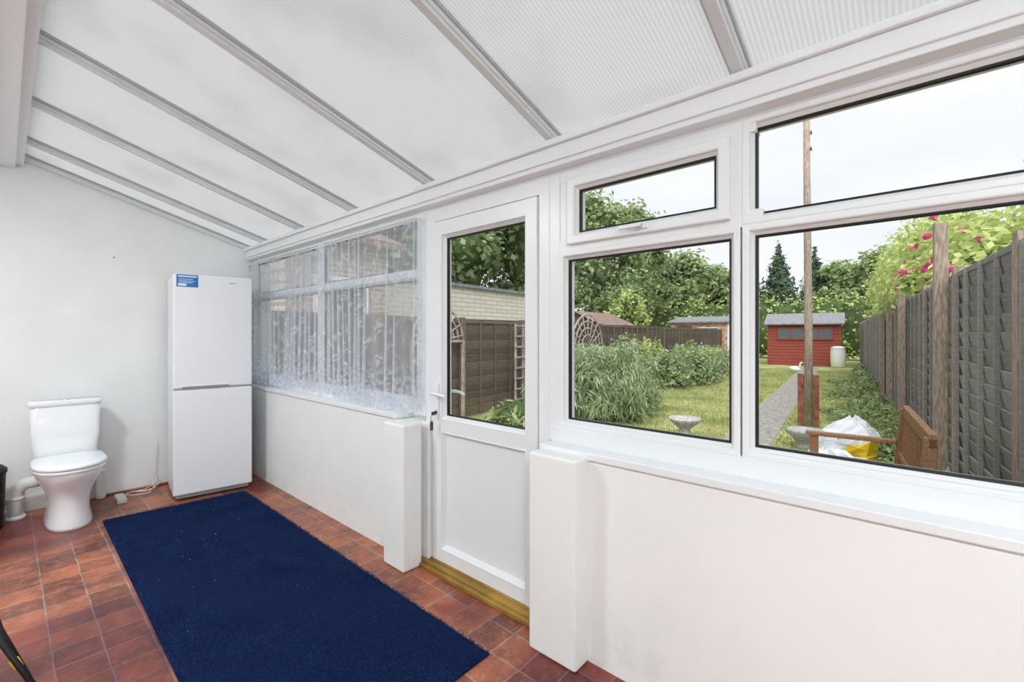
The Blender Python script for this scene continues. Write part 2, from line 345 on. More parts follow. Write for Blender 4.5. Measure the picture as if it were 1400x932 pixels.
# ---------------------------------------------------------------- door
d1=empty('door_1'); q=MB()
D0,D1=1.335,2.115; 
q.box((XF,D1+0.003,0.03),(XF+0.07,2.189,2.098)); q.box((XF,1.2685,0.03),(XF+0.07,D0-0.003,2.098)); q.box((XF+0.001,1.2688,2.012),(XF+0.069,2.1888,2.104))
q.obj('frame',M_upvc,d1,bevel=0.003)
q=MB(); G0,G1=1.425,2.015; xl=XF-0.012
q.box((xl,D0,0.04),(xl+0.07,G0-.02,2.005)); q.box((xl,G1+.02,0.04),(xl+0.07,D1,2.005))
q.box((xl+.0006,G0-.03,1.925),(xl+0.069,G1+.03,2.004)); q.box((xl+.0006,G0-.03,0.785),(xl+0.069,G1+.03,0.862)); q.box((xl+.0006,G0-.03,0.041),(xl+0.069,G1+.03,0.115))
bp=[(0.0,xl+0.03),(0.013,xl+0.012),(0.02,xl-0.002),(0.024,xl-0.001),(0.024,xl+0.06),(0,xl+0.06)]
q.ring(G0,G1,0.883,1.904,bp); q.ring(G0,G1,0.135,0.765,bp)
q.box((xl+0.028,G0-0.01,0.12),(xl+0.05,G1+0.01,0.78))
q.ring(G0,G1,0.883,1.904,[(-0.006,xl+0.028),(0.002,xl+0.026),(0.002,xl+0.045),(-0.006,xl+0.045)],1)
q.obj('leaf',[M_upvc,M_black],d1,bevel=0.002)
pane('glass',G0,G1,0.883,1.904,d1,xl+0.036)
q=MB(); hy=2.068
q.box((xl-0.010,hy-0.016,0.86),(xl,hy+0.016,1.07)); q.cyl((xl-0.004,hy,1.01),(xl-0.045,hy,1.01),0.011)
q.tube([(xl-0.045,hy+0.008,1.01),(xl-0.048,hy-0.03,1.012),(xl-0.045,hy-0.08,1.008),(xl-0.04,hy-0.115,1.0)],[0.011,0.010,0.009,0.007])
q.tube([(xl+0.10,hy+0.008,1.01),(xl+0.112,hy-0.03,1.012),(xl+0.11,hy-0.08,1.008),(xl+0.105,hy-0.115,1.0)],[0.011,0.010,0.009,0.007])
q.cyl((xl+0.07,hy,1.01),(xl+0.11,hy,1.01),0.011)
q.obj('lever_handle',M_upvc,d1,bevel=0.003)
q=MB(); q.cyl((xl-0.002,hy,0.90),(xl-0.018,hy,0.90),0.009); q.box((xl-0.045,hy-0.002,0.885),(xl-0.016,hy+0.002,0.905))
q.tube([(xl-0.04,hy,0.89),(xl-0.048,hy+0.004,0.87),(xl-0.045,hy+0.004,0.845),(xl-0.04,hy,0.86)],0.002,6)
q.box((xl-0.052,hy-0.004,0.80),(xl-0.036,hy+0.004,0.85)); q.obj('key_and_lock',M_dark,d1)
q=MB(); q.box((1.605,1.262,0.0),(XF+0.09,2.195,0.022)); q.box((1.63,1.2625,0.02),(XF+0.0,2.1945,0.032)); q.box((XF-0.02,1.2625,0.02),(XF+0.089,2.1945,0.04))
q.obj('threshold',M_brass,d1,bevel=0.003)

# ---------------------------------------------------------------- carpet
q=MB()
def cpt(a,b):
    x=(1-a)*((1-b)*0.445+b*1.365)+a*((1-b)*0.473+b*1.377)
    y=(1-a)*((1-b)*1.33+b*1.335)+a*((1-b)*4.37+b*4.29)
    return x,y
na,nb=150,46; vs=[]
for j in range(na+1):
    for i in range(nb+1):
        a,b=j/na,i/nb; x,y=cpt(a,b)
        e=min(a,1-a)*3/0.02; f=min(b,1-b)*0.92/0.02; h=0.013*min(1,e,f)**0.5
        vs.append((x,y,0.0015+h+0.0012*math.sin(x*9+y*5)*min(1,e,f)))
q.add(vs,[(j*(nb+1)+i,j*(nb+1)+i+1,(j+1)*(nb+1)+i+1,(j+1)*(nb+1)+i) for j in range(na) for i in range(nb)],0,True)
rug=q.obj('blue_carpet',M_carpet)
def rawmesh(name,V,F,mats,mi=None,parent=None,loc=None,rotz=None,smooth=False):
    k=F.shape[1]; me=bpy.data.meshes.new(name)
    me.vertices.add(len(V)); me.vertices.foreach_set('co',V.astype(np.float32).ravel())
    me.loops.add(F.size); me.loops.foreach_set('vertex_index',F.astype(np.int32).ravel())
    me.polygons.add(len(F)); me.polygons.foreach_set('loop_start',np.arange(0,F.size,k,dtype=np.int32))
    try: me.polygons.foreach_set('loop_total',np.full(len(F),k,dtype=np.int32))
    except Exception: pass
    for m in mats: me.materials.append(m)
    if mi is not None: me.polygons.foreach_set('material_index',mi.astype(np.int32))
    me.update(calc_edges=True); me.validate()
    o=bpy.data.objects.new(name,me); S.collection.objects.link(o)
    if parent: o.parent=parent
    if loc: o.location=loc
    if rotz is not None: o.rotation_euler[2]=rotz
    return o
def blades(P,h,wd,lean):
    n=len(P); th=RNG.uniform(0,2*np.pi,n); hh=h*RNG.uniform(0.5,1.2,n); 
    dx=np.cos(th)*wd; dy=np.sin(th)*wd
    lx=RNG.normal(0,lean,n)*hh; ly=RNG.normal(0,lean,n)*hh
    V=np.zeros((n,3,3)); V[:,0]=P; V[:,1]=P; V[:,2]=P
    V[:,0,0]-=dx; V[:,0,1]-=dy; V[:,1,0]+=dx; V[:,1,1]+=dy; V[:,2,0]+=lx; V[:,2,1]+=ly; V[:,2,2]+=hh
    return V.reshape(-1,3), np.arange(3*n).reshape(-1,3)
n=130000; a=RNG.uniform(0.001,0.999,n); b=RNG.uniform(0.002,0.998,n)
X=(1-a)*((1-b)*0.445+b*1.365)+a*((1-b)*0.473+b*1.377); Y=(1-a)*((1-b)*1.33+b*1.335)+a*((1-b)*4.37+b*4.29)
V,F=blades(np.stack([X,Y,np.full(n,0.010)],1),0.010,0.002,0.6)
rawmesh('pile',V,F,[M_tuft],parent=rug)
n=26; a=RNG.uniform(0.3,0.98,n); b=RNG.uniform(0.03,0.97,n); q=MB()
for i in range(n):
    x,y=cpt(a[i],b[i]); r=random.uniform(0.0008,0.0016); q.box((x-r,y-r,0.02),(x+r*1.5,y+r,0.022))
q.obj('lint',M_barg,rug)

# ---------------------------------------------------------------- fridge freezer
fr=empty('fridge_freezer',(0.901,4.422,0),math.radians(-7.0))
W_,D_,HF=0.557,0.57,1.84
q=MB(); q.box((0.003,0.062,0.035),(W_-0.003,D_,HF-0.002)); q.obj('cabinet',M_fridge,fr,bevel=0.006,seg=3)
q=MB(); q.box((0,0,0.05),(W_,0.055,0.895)); q.obj('freezer_door',M_fridge,fr,bevel=0.01,seg=4)
q=MB(); q.box((0,0,0.911),(W_,0.055,HF)); q.obj('fridge_door',M_fridge,fr,bevel=0.01,seg=4)
q=MB(); q.box((0.01,0.015,0.89),(W_-0.01,0.062,0.92)); q.box((0.004,0.055,0.05),(W_-0.004,0.064,HF-0.01)); q.box((0.02,0.05,0.012),(W_-0.02,0.08,0.05)); q.obj('door_seal',M_barg,fr)
q=MB(); q.box((0.06,-0.0015,0.912),(0.38,0.02,0.926)); q.obj('grip_shade_strip',M_grip,fr,bevel=0.002)  # flat grey strip on the door, coloured as the shade inside the grip
q=MB(); q.box((0.045,-0.004,0.924),(0.40,0.01,0.936)); q.obj('grip_lip',M_fridge,fr,bevel=0.003)
q=MB()
for x in(0.04,W_-0.04):
    for y in(0.08,D_-0.05): q.cyl((x,y,0),(x,y,0.04),0.018)
q.obj('feet',M_dark,fr)
q=MB(); q.box((0.02,-0.0015,1.735),(0.165,0.001,1.835),0)
q.box((0.03,-0.0022,1.815),(0.155,0,1.825),1); 
for z in(1.80,1.785,1.772): q.box((0.035,-0.0022,z-0.004),(random.uniform(0.12,0.15),0,z),1)
q.box((0.03,-0.0022,1.743),(0.085,0,1.762),1); q.obj('energy_sticker',[M_sticker,M_white],fr)
q=MB(); q.box((0.385,-0.0015,1.782),(0.43,0.001,1.79)); q.obj('badge',M_barg,fr)

# ---------------------------------------------------------------- toilet
to=empty('toilet',(0.315,4.93,0))
def sq(cx,cy,hx,hy,z,p=2.5,n=48,dx=0):
    out=[]
    for k in range(n):
        t=2*math.pi*k/n; c,s_=math.cos(t),math.sin(t)
        out.append(Vector((cx+hx*math.copysign(abs(c)**(2/p),c),cy+hy*math.copysign(abs(s_)**(2/p),s_),z)))
    return out
def seatsec(z,hx,yf,yb,n=48):
    out=[]; cy=yb-(yb-yf)*0.48
    for k in range(n):
        t=2*math.pi*k/n; c,s_=math.cos(t),math.sin(t)
        if s_<0: out.append(Vector((hx*math.copysign(abs(c)**(2/2.3),c),cy+(cy-yf)*s_*abs(s_)**(2/2.3-1) if s_ else cy,z)))
        else: out.append(Vector((hx*math.copysign(abs(c)**(2/5),c),cy+(yb-cy)*abs(s_)**(2/5),z)))
    return out
q=MB()
q.loft([seatsec(0,0.125,-0.60,-0.10),seatsec(0.02,0.122,-0.60,-0.10),seatsec(0.10,0.108,-0.585,-0.10),seatsec(0.18,0.108,-0.585,-0.09),seatsec(0.24,0.122,-0.60,-0.08),seatsec(0.30,0.148,-0.635,-0.06),seatsec(0.35,0.172,-0.675,-0.03),seatsec(0.385,0.182,-0.695,-0.01),seatsec(0.405,0.184,-0.70,0.0),seatsec(0.41,0.178,-0.69,0.0)])
q.obj('pan',M_ceramic,to)
q=MB(); q.loft([seatsec(0.41,0.180,-0.70,-0.20),seatsec(0.414,0.190,-0.71,-0.195),seatsec(0.430,0.190,-0.71,-0.195),seatsec(0.434,0.185,-0.705,-0.20)])
q.loft([seatsec(0.437,0.188,-0.708,-0.20),seatsec(0.441,0.194,-0.715,-0.195),seatsec(0.458,0.193,-0.713,-0.195),seatsec(0.466,0.180,-0.70,-0.205),seatsec(0.469,0.12,-0.63,-0.25)])
q.obj('seat_and_lid',M_ceramic,to)
q=MB(); q.loft([sq(0,-0.095,0.165,0.085,0.405,6),sq(0,-0.095,0.172,0.088,0.43,6),sq(0,-0.095,0.187,0.092,0.60,7),sq(0,-0.095,0.190,0.093,0.815,7),sq(0,-0.095,0.186,0.09,0.818,7)]); q.obj('cistern',M_ceramic,to)
q=MB(); q.loft([sq(0,-0.095,0.192,0.096,0.818,8),sq(0,-0.095,0.200,0.102,0.823,8),sq(0,-0.095,0.200,0.102,0.848,8),sq(0,-0.095,0.195,0.098,0.856,8)]); q.obj('cistern_lid',M_ceramic,to)
q=MB(); q.cyl((0,-0.095,0.854),(0,-0.095,0.861),0.022); q.obj('flush_button',M_chrome,to)
q=MB()
q.tube([(0.06,4.91,0.0),(0.06,4.91,0.16),(0.07,4.90,0.22),(0.11,4.885,0.255),(0.20,4.88,0.26)],0.042,18)
q.cyl((0.06,4.91,0.0),(0.06,4.91,0.025),0.052); q.cyl((0.06,4.91,0.14),(0.06,4.91,0.165),0.048)
q.tube([(-1.2,5.02,0.13),(-0.2,5.02,0.13),(-0.05,5.0,0.13),(0.0,4.95,0.13),(0.06,4.91,0.13)],0.021,12)
q.cyl((-0.12,5.01,0.13),(-0.05,5.0,0.13),0.029); q.cyl((-0.02,4.97,0.13),(0.02,4.94,0.13),0.03)
q.tube([(-0.3,5.02,0.05),(-0.05,5.01,0.05),(0.0,4.99,0.05),(0.04,4.94,0.02)],0.016,10)
q.obj('waste_pipe',M_pipe)
q=MB(); q.box((0.50,4.96,0.02),(0.56,5.055,0.24)); q.cyl((0.53,5.0,0.0),(0.53,5.0,0.03),0.03); q.obj('pipe_boxing',M_pipe,bevel=0.008)
q=MB(); q.tube([(0.57,5.045,0.010),(0.8,5.047,0.010),(1.2,5.047,0.010)],0.009,10); q.obj('copper_pipe',M_copper)
q=MB()
q.box((0.60,4.72,0.0),(0.66,4.90,0.04)); q.obj('extension_socket',M_pipe,bevel=0.008)
q=MB()
def wob(p,k,amp): 
    out=[]; 
    for i in range(len(p)-1):
        for j in range(k):
            t=j/k; out.append(Vector(p[i])*(1-t)+Vector(p[i+1])*t+Vector((random.uniform(-amp,amp),random.uniform(-amp,amp),random.uniform(0,amp))))
    out.append(Vector(p[-1])); return out
q.tube(wob([(0.64,4.88,0.02),(0.72,4.95,0.012),(0.80,4.90,0.012),(0.90,4.96,0.02),(0.92,5.0,0.05)],3,0.012),0.0045,8)
q.tube(wob([(0.64,4.86,0.02),(0.70,4.86,0.01),(0.82,4.84,0.01),(0.86,4.94,0.012),(0.90,5.01,0.09)],3,0.012),0.004,8)
q.tube([(0.90,5.03,0.4),(0.89,5.03,0.15),(0.87,4.99,0.03),(0.80,4.97,0.01),(0.72,4.99,0.01)],0.004,8)
q.obj('power_cable',M_pipe)
q=MB(); q.lathe([(0.10,0),(0.105,0.01),(0.118,0.38),(0.124,0.385),(0.124,0.41),(0.10,0.435),(0.03,0.445),(0.03,0.46),(0.0,0.46)],(-0.105,4.78,0)); q.obj('pedal_bin',M_black)
q=MB(); q.cyl((0.62,YE,2.0),(0.62,YE-0.02,2.002),0.004,n=8); q.obj('wall_nail',M_dark)
# folded tripod lower left
q=MB()
q.tube([(0.065,2.57,0.012),(-0.01,2.66,0.2),(-0.06,2.72,0.40)],0.011,10,0); q.tube([(0.085,2.46,0.012),(0.0,2.60,0.16),(-0.06,2.70,0.36)],0.010,10,0)
q.tube([(-0.26,2.85,0.012),(-0.14,2.76,0.2),(-0.07,2.71,0.40)],0.011,10,0)
q.cyl((-0.05,2.66,0.36),(-0.05,2.78,0.36),0.036,mi=0); q.cyl((0.040,2.56,0.075),(0.025,2.58,0.105),0.014,mi=1)
q.cyl((-0.065,2.71,0.40),(-0.065,2.71,0.56),0.015,mi=0); q.box((-0.10,2.67,0.54),(-0.04,2.75,0.60),0)
q.obj('folding_tripod',[M_black,M_yellow])
# added fill lights with discs, out of view under the flat ceiling, brighten the room
for i,y in enumerate((-1.1,3.0)):
    cl=empty('fill_light',(-0.65,y,2.66)); q=MB(); q.lathe([(0.22,0),(0.23,-0.015),(0.23,-0.045),(0.21,-0.05),(0.0,-0.05)]); q.obj('fill_light_disc',M_white,cl)
    ld=bpy.data.lights.new('fill_lamp','AREA'); ld.shape='DISK'; ld.size=0.4; ld.energy=(46,36)[i]; ld.color=(0.92,0.975,1.0); lo=bpy.data.objects.new('fill_lamp',ld); S.collection.objects.link(lo); lo.parent=cl; lo.location=(0,0,-0.06)

# ================================================================ GARDEN
GA=math.atan(0.1); GL=(0,-0.9,0); GZ=-0.1
def ST(X,Y): return (X*0.99504+(Y+0.9)*0.0995, -X*0.0995+(Y+0.9)*0.99504)
def gobj(q,name,mats,**k): return q.obj(name,mats,loc=GL,rotz=GA,**k)
M_grass=mat('lawn',L(132,142,88),L(184,184,130),1.2,0.95,0.6,80,detail=8,spec=0.1)
M_blade=mat('grass_blades',L(122,140,82),L(194,192,136),1.5,0.9,detail=6,transl=0.3,spec=0.1,island=0.35)
M_path=mat('path_concrete',L(126,122,118),L(168,164,158),14,0.9,0.6,90,detail=8)
M_fgrey=mat('weathered_fence',L(114,112,112),L(166,162,158),6,0.9,0.4,30,stretch=(1,1,12),detail=8,island=0.3,lo=0.25,hi=0.75)
M_fbrown=mat('brown_fence',L(86,76,68),L(130,116,104),6,0.9,0.4,30,stretch=(1,1,10),detail=6,island=0.3,lo=0.25,hi=0.75)
M_post=mat('grey_brown_post',L(140,124,112),L(184,168,152),10,0.9,0.4,40,stretch=(6,6,1))
M_trel=mat('trellis_grey',L(150,140,130),L(186,176,166),10,0.9)
M_red=mat('red_boards',L(134,58,50),L(162,78,66),8,0.8,0.2,30,stretch=(1,1,8))
M_roof=mat('grey_roof_felt',L(120,122,126),L(146,148,152),10,0.9)
M_roofb=mat('brown_roof_felt',L(116,98,90),L(146,122,112),8,0.9)
M_orange=mat('faded_shed',L(170,118,92),L(222,198,180),3,0.9,stretch=(1,1,6),lo=0.42,hi=0.58)
M_teak=mat('teak',L(118,84,58),L(158,116,82),12,0.7,0.2,60,stretch=(2,8,8))
M_stone=mat('cast_stone',L(150,150,146),L(188,188,184),30,0.9,0.4,80)
M_bag=mat('plastic_sack',L(200,203,208),L(232,233,234),6,0.4,0.6,20)
def brick(name,c1,c2,mo,bw=0.44,rh=0.2):
    m=bpy.data.materials.new(name); m.use_nodes=True; n=m.node_tree.nodes; l=m.node_tree.links; p=n['Principled BSDF']; p.inputs['Roughness'].default_value=0.9
    tc=n.new('ShaderNodeTexCoord'); sp=n.new('ShaderNodeSeparateXYZ'); cb=n.new('ShaderNodeCombineXYZ'); l.new(tc.outputs['Object'],sp.inputs[0])
    l.new(sp.outputs[0],cb.inputs[0]); l.new(sp.outputs[2],cb.inputs[1])
    b=n.new('ShaderNodeTexBrick'); b.inputs['Scale'].default_value=1; b.inputs['Brick Width'].default_value=bw; b.inputs['Row Height'].default_value=rh; b.inputs['Mortar Size'].default_value=0.012
    b.inputs['Color1'].default_value=c1; b.inputs['Color2'].default_value=c2; b.inputs['Mortar'].default_value=mo
    l.new(cb.outputs[0],b.inputs['Vector']); l.new(b.outputs['Color'],p.inputs['Base Color']); return m
M_cream=brick('cream_blockwork',L(226,222,208),L(214,209,196),L(186,181,168),0.44,0.1)
M_brick=brick('house_brick',L(176,152,126),L(156,130,106),L(196,188,176),0.22,0.075)
q=MB(); q.box((1.885,-40,GZ-0.2),(95,70,GZ)); q.obj('lawn',M_grass)
q=MB(); q.box((2.9,1.62,GZ),(24.0,2.2,GZ+0.012)); q.box((2.6,1.2,GZ),(3.3,5.8,GZ+0.010)); gobj(q,'garden_path',M_path,bevel=0.004)
n=130000; s_=3+19*RNG.uniform(0,1,n)**1.6; t_=RNG.uniform(0.3,5.6,n); k=~((t_>1.6)&(t_<2.22))|(RNG.uniform(0,1,n)<0.02); s_=s_[k];t_=t_[k]
V,F=blades(np.stack([s_,t_,np.full(len(s_),GZ-0.002)],1),0.05,0.005,0.5); rawmesh('grass_tufts',V,F,[M_blade],loc=GL,rotz=GA)
def fence(name,t,s0,s1,top,mats,face,pw=1.83,post_top=0.06):
    q=MB(); s=s0
    while s<s1-0.01:
        e=min(s+pw,s1); 
        q.box((s-0.05,t-0.05,GZ),(s+0.05,t+0.05,top+post_top),1)
        z=GZ+0.03; sl=0.128
        while z<top-0.05:
            R=Matrix.Rotation(face*math.radians(-11),3,'X')@Matrix.Rotation(random.uniform(-0.008,0.008),3,'Y')
            q.box((s+0.05,t-0.006,z),(e-0.05,t+0.008,z+sl+0.03),0,R); z+=sl
        for b in(0.05,(e-s)/4,(e-s)/2-0.02,(e-s)*3/4,e-s-0.09):
            q.box((s+b,t+face*0.020,GZ+0.03),(s+b+0.035,t+face*0.045,top),0)
        q.box((s+0.05,t-0.025,top-0.03),(e-0.05,t+0.03,top+0.012),0)
        s+=pw
    q.box((s1-0.05,t-0.05,GZ),(s1+0.05,t+0.05,top+post_top),1)
    return gobj(q,name,mats,fixn=True)
fence('garden_fence',0.0,2.2,29.6,1.90,[M_fgrey,M_post],1)
fence('garden_fence',6.15,2.2,26.8,1.58,[M_fbrown,M_fbrown],-1)
q=MB()
q.box((5.98,0.06,GZ),(6.08,0.16,2.42)); gobj(q,'timber_post',M_post,bevel=0.008)
for s in(9.4,11.5,13.5): q=MB(); q.box((s,0.06,GZ),(s+0.09,0.15,2.0)); gobj(q,'timber_post',M_post,bevel=0.006)
q=MB(); q.tube([(8.45,1.285,GZ),(8.45,1.285,1.5),(8.43,1.30,3.2),(8.42,1.31,4.75)],[0.062,0.056,0.05,0.045],12,0)
for z in(4.2,4.45): q.box((8.36,1.24,z),(8.50,1.26,z+0.02),0)
gobj(q,'wooden_pole',M_post)
q=MB()
for k,y in enumerate((1.15,1.222,1.294,1.366)): q.box((8.52,y,GZ),(8.545,y+0.068,0.72+0.012*(k%2)))
q.box((8.545,1.15,0.1),(8.57,1.434,0.17)); q.box((8.545,1.15,0.5),(8.57,1.434,0.57)); gobj(q,'red_post_guard',mat('rusty_boards',L(128,72,58),L(160,104,86),10,0.85),bevel=0.004)
q=MB(); c=(6.98,1.25,GZ); q.lathe([(0.12,0),(0.13,0.02),(0.09,0.05),(0.13,0.10),(0.19,0.17),(0.215,0.215),(0.215,0.235),(0.18,0.235),(0.17,0.21),(0.0,0.20)],c)
gobj(q,'stone_planter',M_stone)
q=MB(); c=(5.62,2.38,GZ); q.lathe([(0.14,0),(0.14,0.03),(0.10,0.06),(0.06,0.09),(0.05,0.2),(0.07,0.30),(0.06,0.33),(0.10,0.37),(0.16,0.42),(0.185,0.455),(0.18,0.465),(0.15,0.445),(0.08,0.425),(0.0,0.42)],c)
gobj(q,'bird_bath',M_stone)
# red shed
q=MB(); a0,a1=0.85,3.7; f=25.0
q.box((f,a0,GZ-0.05),(f+2.2,a1,1.80),0)
for i in range(13):
    z=GZ+0.02+i*0.146; q.box((f-0.02,a0-0.01,z),(f,a1+0.01,z+0.138),0,Matrix.Rotation(0.08,3,'Y'))
q.add([(f-0.2,a0-0.15,1.80),(f-0.2,a1+0.15,1.80),(f+1.1,a1+0.15,2.30),(f+1.1,a0-0.15,2.30),(f+2.4,a0-0.15,1.8),(f+2.4,a1+0.15,1.8),
 (f-0.2,a0-0.15,1.86),(f-0.2,a1+0.15,1.86),(f+1.1,a1+0.15,2.37),(f+1.1,a0-0.15,2.37),(f+2.4,a0-0.15,1.86),(f+2.4,a1+0.15,1.86)],
 [(0,1,2,3),(3,2,5,4),(6,7,8,9),(9,8,11,10),(0,1,7,6),(4,5,11,10),(0,3,9,6),(3,4,10,9),(1,2,8,7),(2,5,11,8)],1)
q.box((f-0.05,1.15,1.15),(f-0.035,3.3,1.62),3); 
for y in(1.15,1.68,2.22,2.75,3.27): q.box((f-0.07,y-0.025,1.12),(f-0.02,y+0.03,1.65),0)
q.box((f-0.07,1.12,1.62),(f-0.02,3.33,1.67),0); q.box((f-0.07,1.12,1.10),(f-0.02,3.33,1.15),0)
for y in(a0,a1-0.06): q.box((f-0.05,y,GZ),(f-0.01,y+0.07,1.8),0)
q.add([(f,a0,1.8),(f+2.2,a0,1.8),(f+1.1,a0,2.3)],[(0,1,2)],0); q.add([(f,a1,1.8),(f+2.2,a1,1.8),(f+1.1,a1,2.3)],[(0,1,2)],0)
gobj(q,'red_garden_shed',[M_red,M_roof,M_white,M_shedwin])
q=MB(); q.lathe([(0.22,0),(0.26,0.05),(0.28,0.3),(0.28,0.7),(0.26,0.85),(0.27,0.88),(0.15,0.93),(0.0,0.94)],(24.4,0.95,GZ)); gobj(q,'water_butt',M_pipe)
# faded timber outbuilding with lean-to roof
q=MB(); f=27.0; a0,a1=5.75,8.9
q.box((f,a0,GZ),(f+2,a1,2.0),0)
q.add([(f-0.2,a0-0.15,2.0),(f-0.2,a1+0.15,2.0),(f+2.2,a1+0.15,2.35),(f+2.2,a0-0.15,2.35),(f-0.2,a0-0.15,2.08),(f-0.2,a1+0.15,2.08),(f+2.2,a1+0.15,2.43),(f+2.2,a0-0.15,2.43)],[(0,1,2,3),(4,5,6,7),(0,1,5,4),(1,2,6,5),(2,3,7,6),(3,0,4,7)],1)
q.box((f-0.04,6.3,1.15),(f,7.3,1.75),2); q.box((f-0.05,6.35,1.2),(f-0.035,6.78,1.70),3); q.box((f-0.05,6.83,1.2),(f-0.035,7.25,1.70),3)
q.box((f-0.04,7.7,0.0),(f,8.5,1.85),4); q.box((f-0.05,5.75,GZ),(f-0.0,5.85,2.0),2)
for i in range(10): q.box((f-0.02,a0,0.1+i*0.19),(f,a1,0.1+i*0.19+0.18),0,Matrix.Rotation(0.06,3,'Y'))
gobj(q,'timber_outbuilding',[M_orange,M_roof,M_white,M_shedwin,M_fbrown])
q=MB(); q.box((13.6,7.0,GZ),(16.4,9.2,1.6),0)
q.add([(13.4,6.8,1.55),(16.6,6.8,1.55),(16.6,8.1,2.15),(13.4,8.1,2.15),(13.4,9.4,1.55),(16.6,9.4,1.55)],[(0,1,2,3),(3,2,5,4)],1); q.add([(13.6,7.0,1.6),(13.6,9.2,1.6),(13.6,8.1,2.1)],[(0,1,2)],0)
gobj(q,'neighbour_shed',[M_fbrown,M_roofb])
q=MB(); q.box((5.6,8.0,GZ),(11.6,12,2.45),0); q.box((5.5,7.93,2.45),(11.7,12,2.52),1); gobj(q,'block_garage',[M_cream,M_roof])
q=MB(); q.box((3.2,6.9,GZ),(4.9,12,2.75),0)
q.add([(3.0,6.7,2.72),(5.1,6.7,2.72),(5.1,10.0,4.1),(3.0,10,4.1),(3.0,6.7,2.82),(5.1,6.7,2.82),(5.1,10,4.2),(3.0,10,4.2)],[(0,1,2,3),(4,5,6,7),(0,1,5,4),(1,2,6,5),(0,3,7,4)],1)
q.add([(4.9,6.9,2.75),(4.9,10.0,2.75),(4.9,10,4.0)],[(0,1,2)],0)
q.box((3.6,6.86,1.2),(4.5,6.9,2.2),2); q.box((3.66,6.85,1.26),(4.44,6.88,2.14),3)
gobj(q,'neighbour_extension',[M_brick,M_roofb,M_white,M_dark])
def fan(s,z,R,name):
    q=MB(); t=6.02
    for r in(R,R*0.8,R*0.6,R*0.4):
        q.tube([(s+r*math.cos(a),t,z+r*math.sin(a)) for a in np.linspace(0,math.pi,20)],0.02,6)
    for a in np.linspace(0.15,math.pi-0.15,9): q.tube([(s,t-0.01,z),(s+R*math.cos(a),t-0.01,z+R*math.sin(a))],0.014,6)
    q.box((s-R,t-0.02,z-0.03),(s+R,t+0.02,z+0.01)); q.box((s-R-.03,t-0.02,GZ),(s-R+.02,t+0.02,z)); q.box((s+R-.02,t-0.02,GZ),(s+R+.03,t+0.02,z)); gobj(q,name,M_trel)
fan(10.4,1.0,0.85,'fan_trellis'); fan(5.2,1.25,0.55,'fan_trellis')
q=MB()
for y in(7.05,7.3,7.55): q.box((y,5.85,GZ),(y+0.03,5.88,1.55))
for z in np.arange(0.1,1.55,0.2): q.box((7.02,5.83,z),(7.61,5.86,z+0.03))
gobj(q,'ladder_trellis',M_trel)
# bench
q=MB(); b0,b1=3.45,4.72; tb,tf=0.56,1.10
for s in(b0,b1-0.055):
    q.box((s,tb-0.03,GZ),(s+0.055,tb+0.03,0.78),0,Matrix.Rotation(math.radians(5),3,'X'),(s,tb,GZ)); q.box((s,tf-0.06,GZ),(s+0.055,tf,0.50))
    q.box((s-0.01,tb-0.02,0.50),(s+0.065,tf+0.03,0.53)); q.box((s,tb,0.26),(s+0.055,tf,0.32)); q.box((s+0.01,tb,0.02),(s+0.045,tf-0.02,0.06))
for i in range(6): q.box((b0,tb+0.05+i*0.087,0.321),(b1,tb+0.12+i*0.087,0.341))
q.box((b0,tf-0.04,0.24),(b1,tf-0.015,0.32))
q.box((b0,tb-0.10,0.72),(b1,tb-0.06,0.80)); q.box((b0,tb-0.06,0.40),(b1,tb-0.03,0.45))
for i in range(14):
    s=b0+0.09+i*0.083; q.box((s,tb-0.085,0.44),(s+0.035,tb-0.055,0.73),0,Matrix.Rotation(math.radians(4),3,'X'))
gobj(q,'garden_bench',M_teak,bevel=0.004)
def sack(name,c,r,mats,seed,ht=1.7,lean=0.0):
    random.seed(seed); q=MB(); rings=[]; off=[random.uniform(-.18,.18) for _ in range(16)]
    for j in range(9):
        v=j/8; rr=r*(1.1-0.25*v-0.62*max(0,v-0.62)/0.38) if v<0.97 else r*0.15; z=v*r*ht
        rings.append([Vector((c[0]+rr*1.25*math.cos(a)*(1+off[i]+random.uniform(-.07,.07)),c[1]+lean*v+rr*math.sin(a)*(1+off[(i*3)%16]+random.uniform(-.07,.07)),c[2]+z+random.uniform(-.03,.04)*(j>0))) for i,a in enumerate(np.linspace(0,2*math.pi,16,endpoint=False))])
    q.loft(rings,0,sm=False)
    for i in range(len(q.m)): q.m[i]=1 if (16<=i<64 and 8<=i%16<=10) else 0
    return gobj(q,name,mats)
sack('compost_sack',(6.7,0.88,GZ),0.28,[M_bag,M_yellow],1,1.7,-0.12); sack('compost_sack',(6.2,0.95,GZ),0.22,[M_bag,M_yellow],5,0.8,0.05)
q=MB(); c=Vector((20,2.25,GZ))
rings=[]; 
for v,r in((0,0.01),(0.1,0.05),(0.3,0.09),(0.55,0.10),(0.8,0.06),(1,0.01)):
    rings.append([c+Vector((r*math.cos(a),-0.2+0.4*v,0.14+r*math.sin(a)+0.05*v)) for a in np.linspace(0,2*math.pi,14,endpoint=False)])
q.loft(rings,0); q.tube([c+Vector(p) for p in((0,-0.12,0.17),(0,-0.17,0.27),(0,-0.16,0.36),(0,-0.20,0.40),(0,-0.25,0.395))],[0.05,0.03,0.025,0.035,0.015],10,0)
q.tube([c+Vector(p) for p in((0,-0.24,0.395),(0,-0.31,0.385))],[0.014,0.005],8,1); q.cyl(c,c+Vector((0,0,0.1)),0.03,mi=1)
gobj(q,'goose_ornament',[M_white,M_yellow])

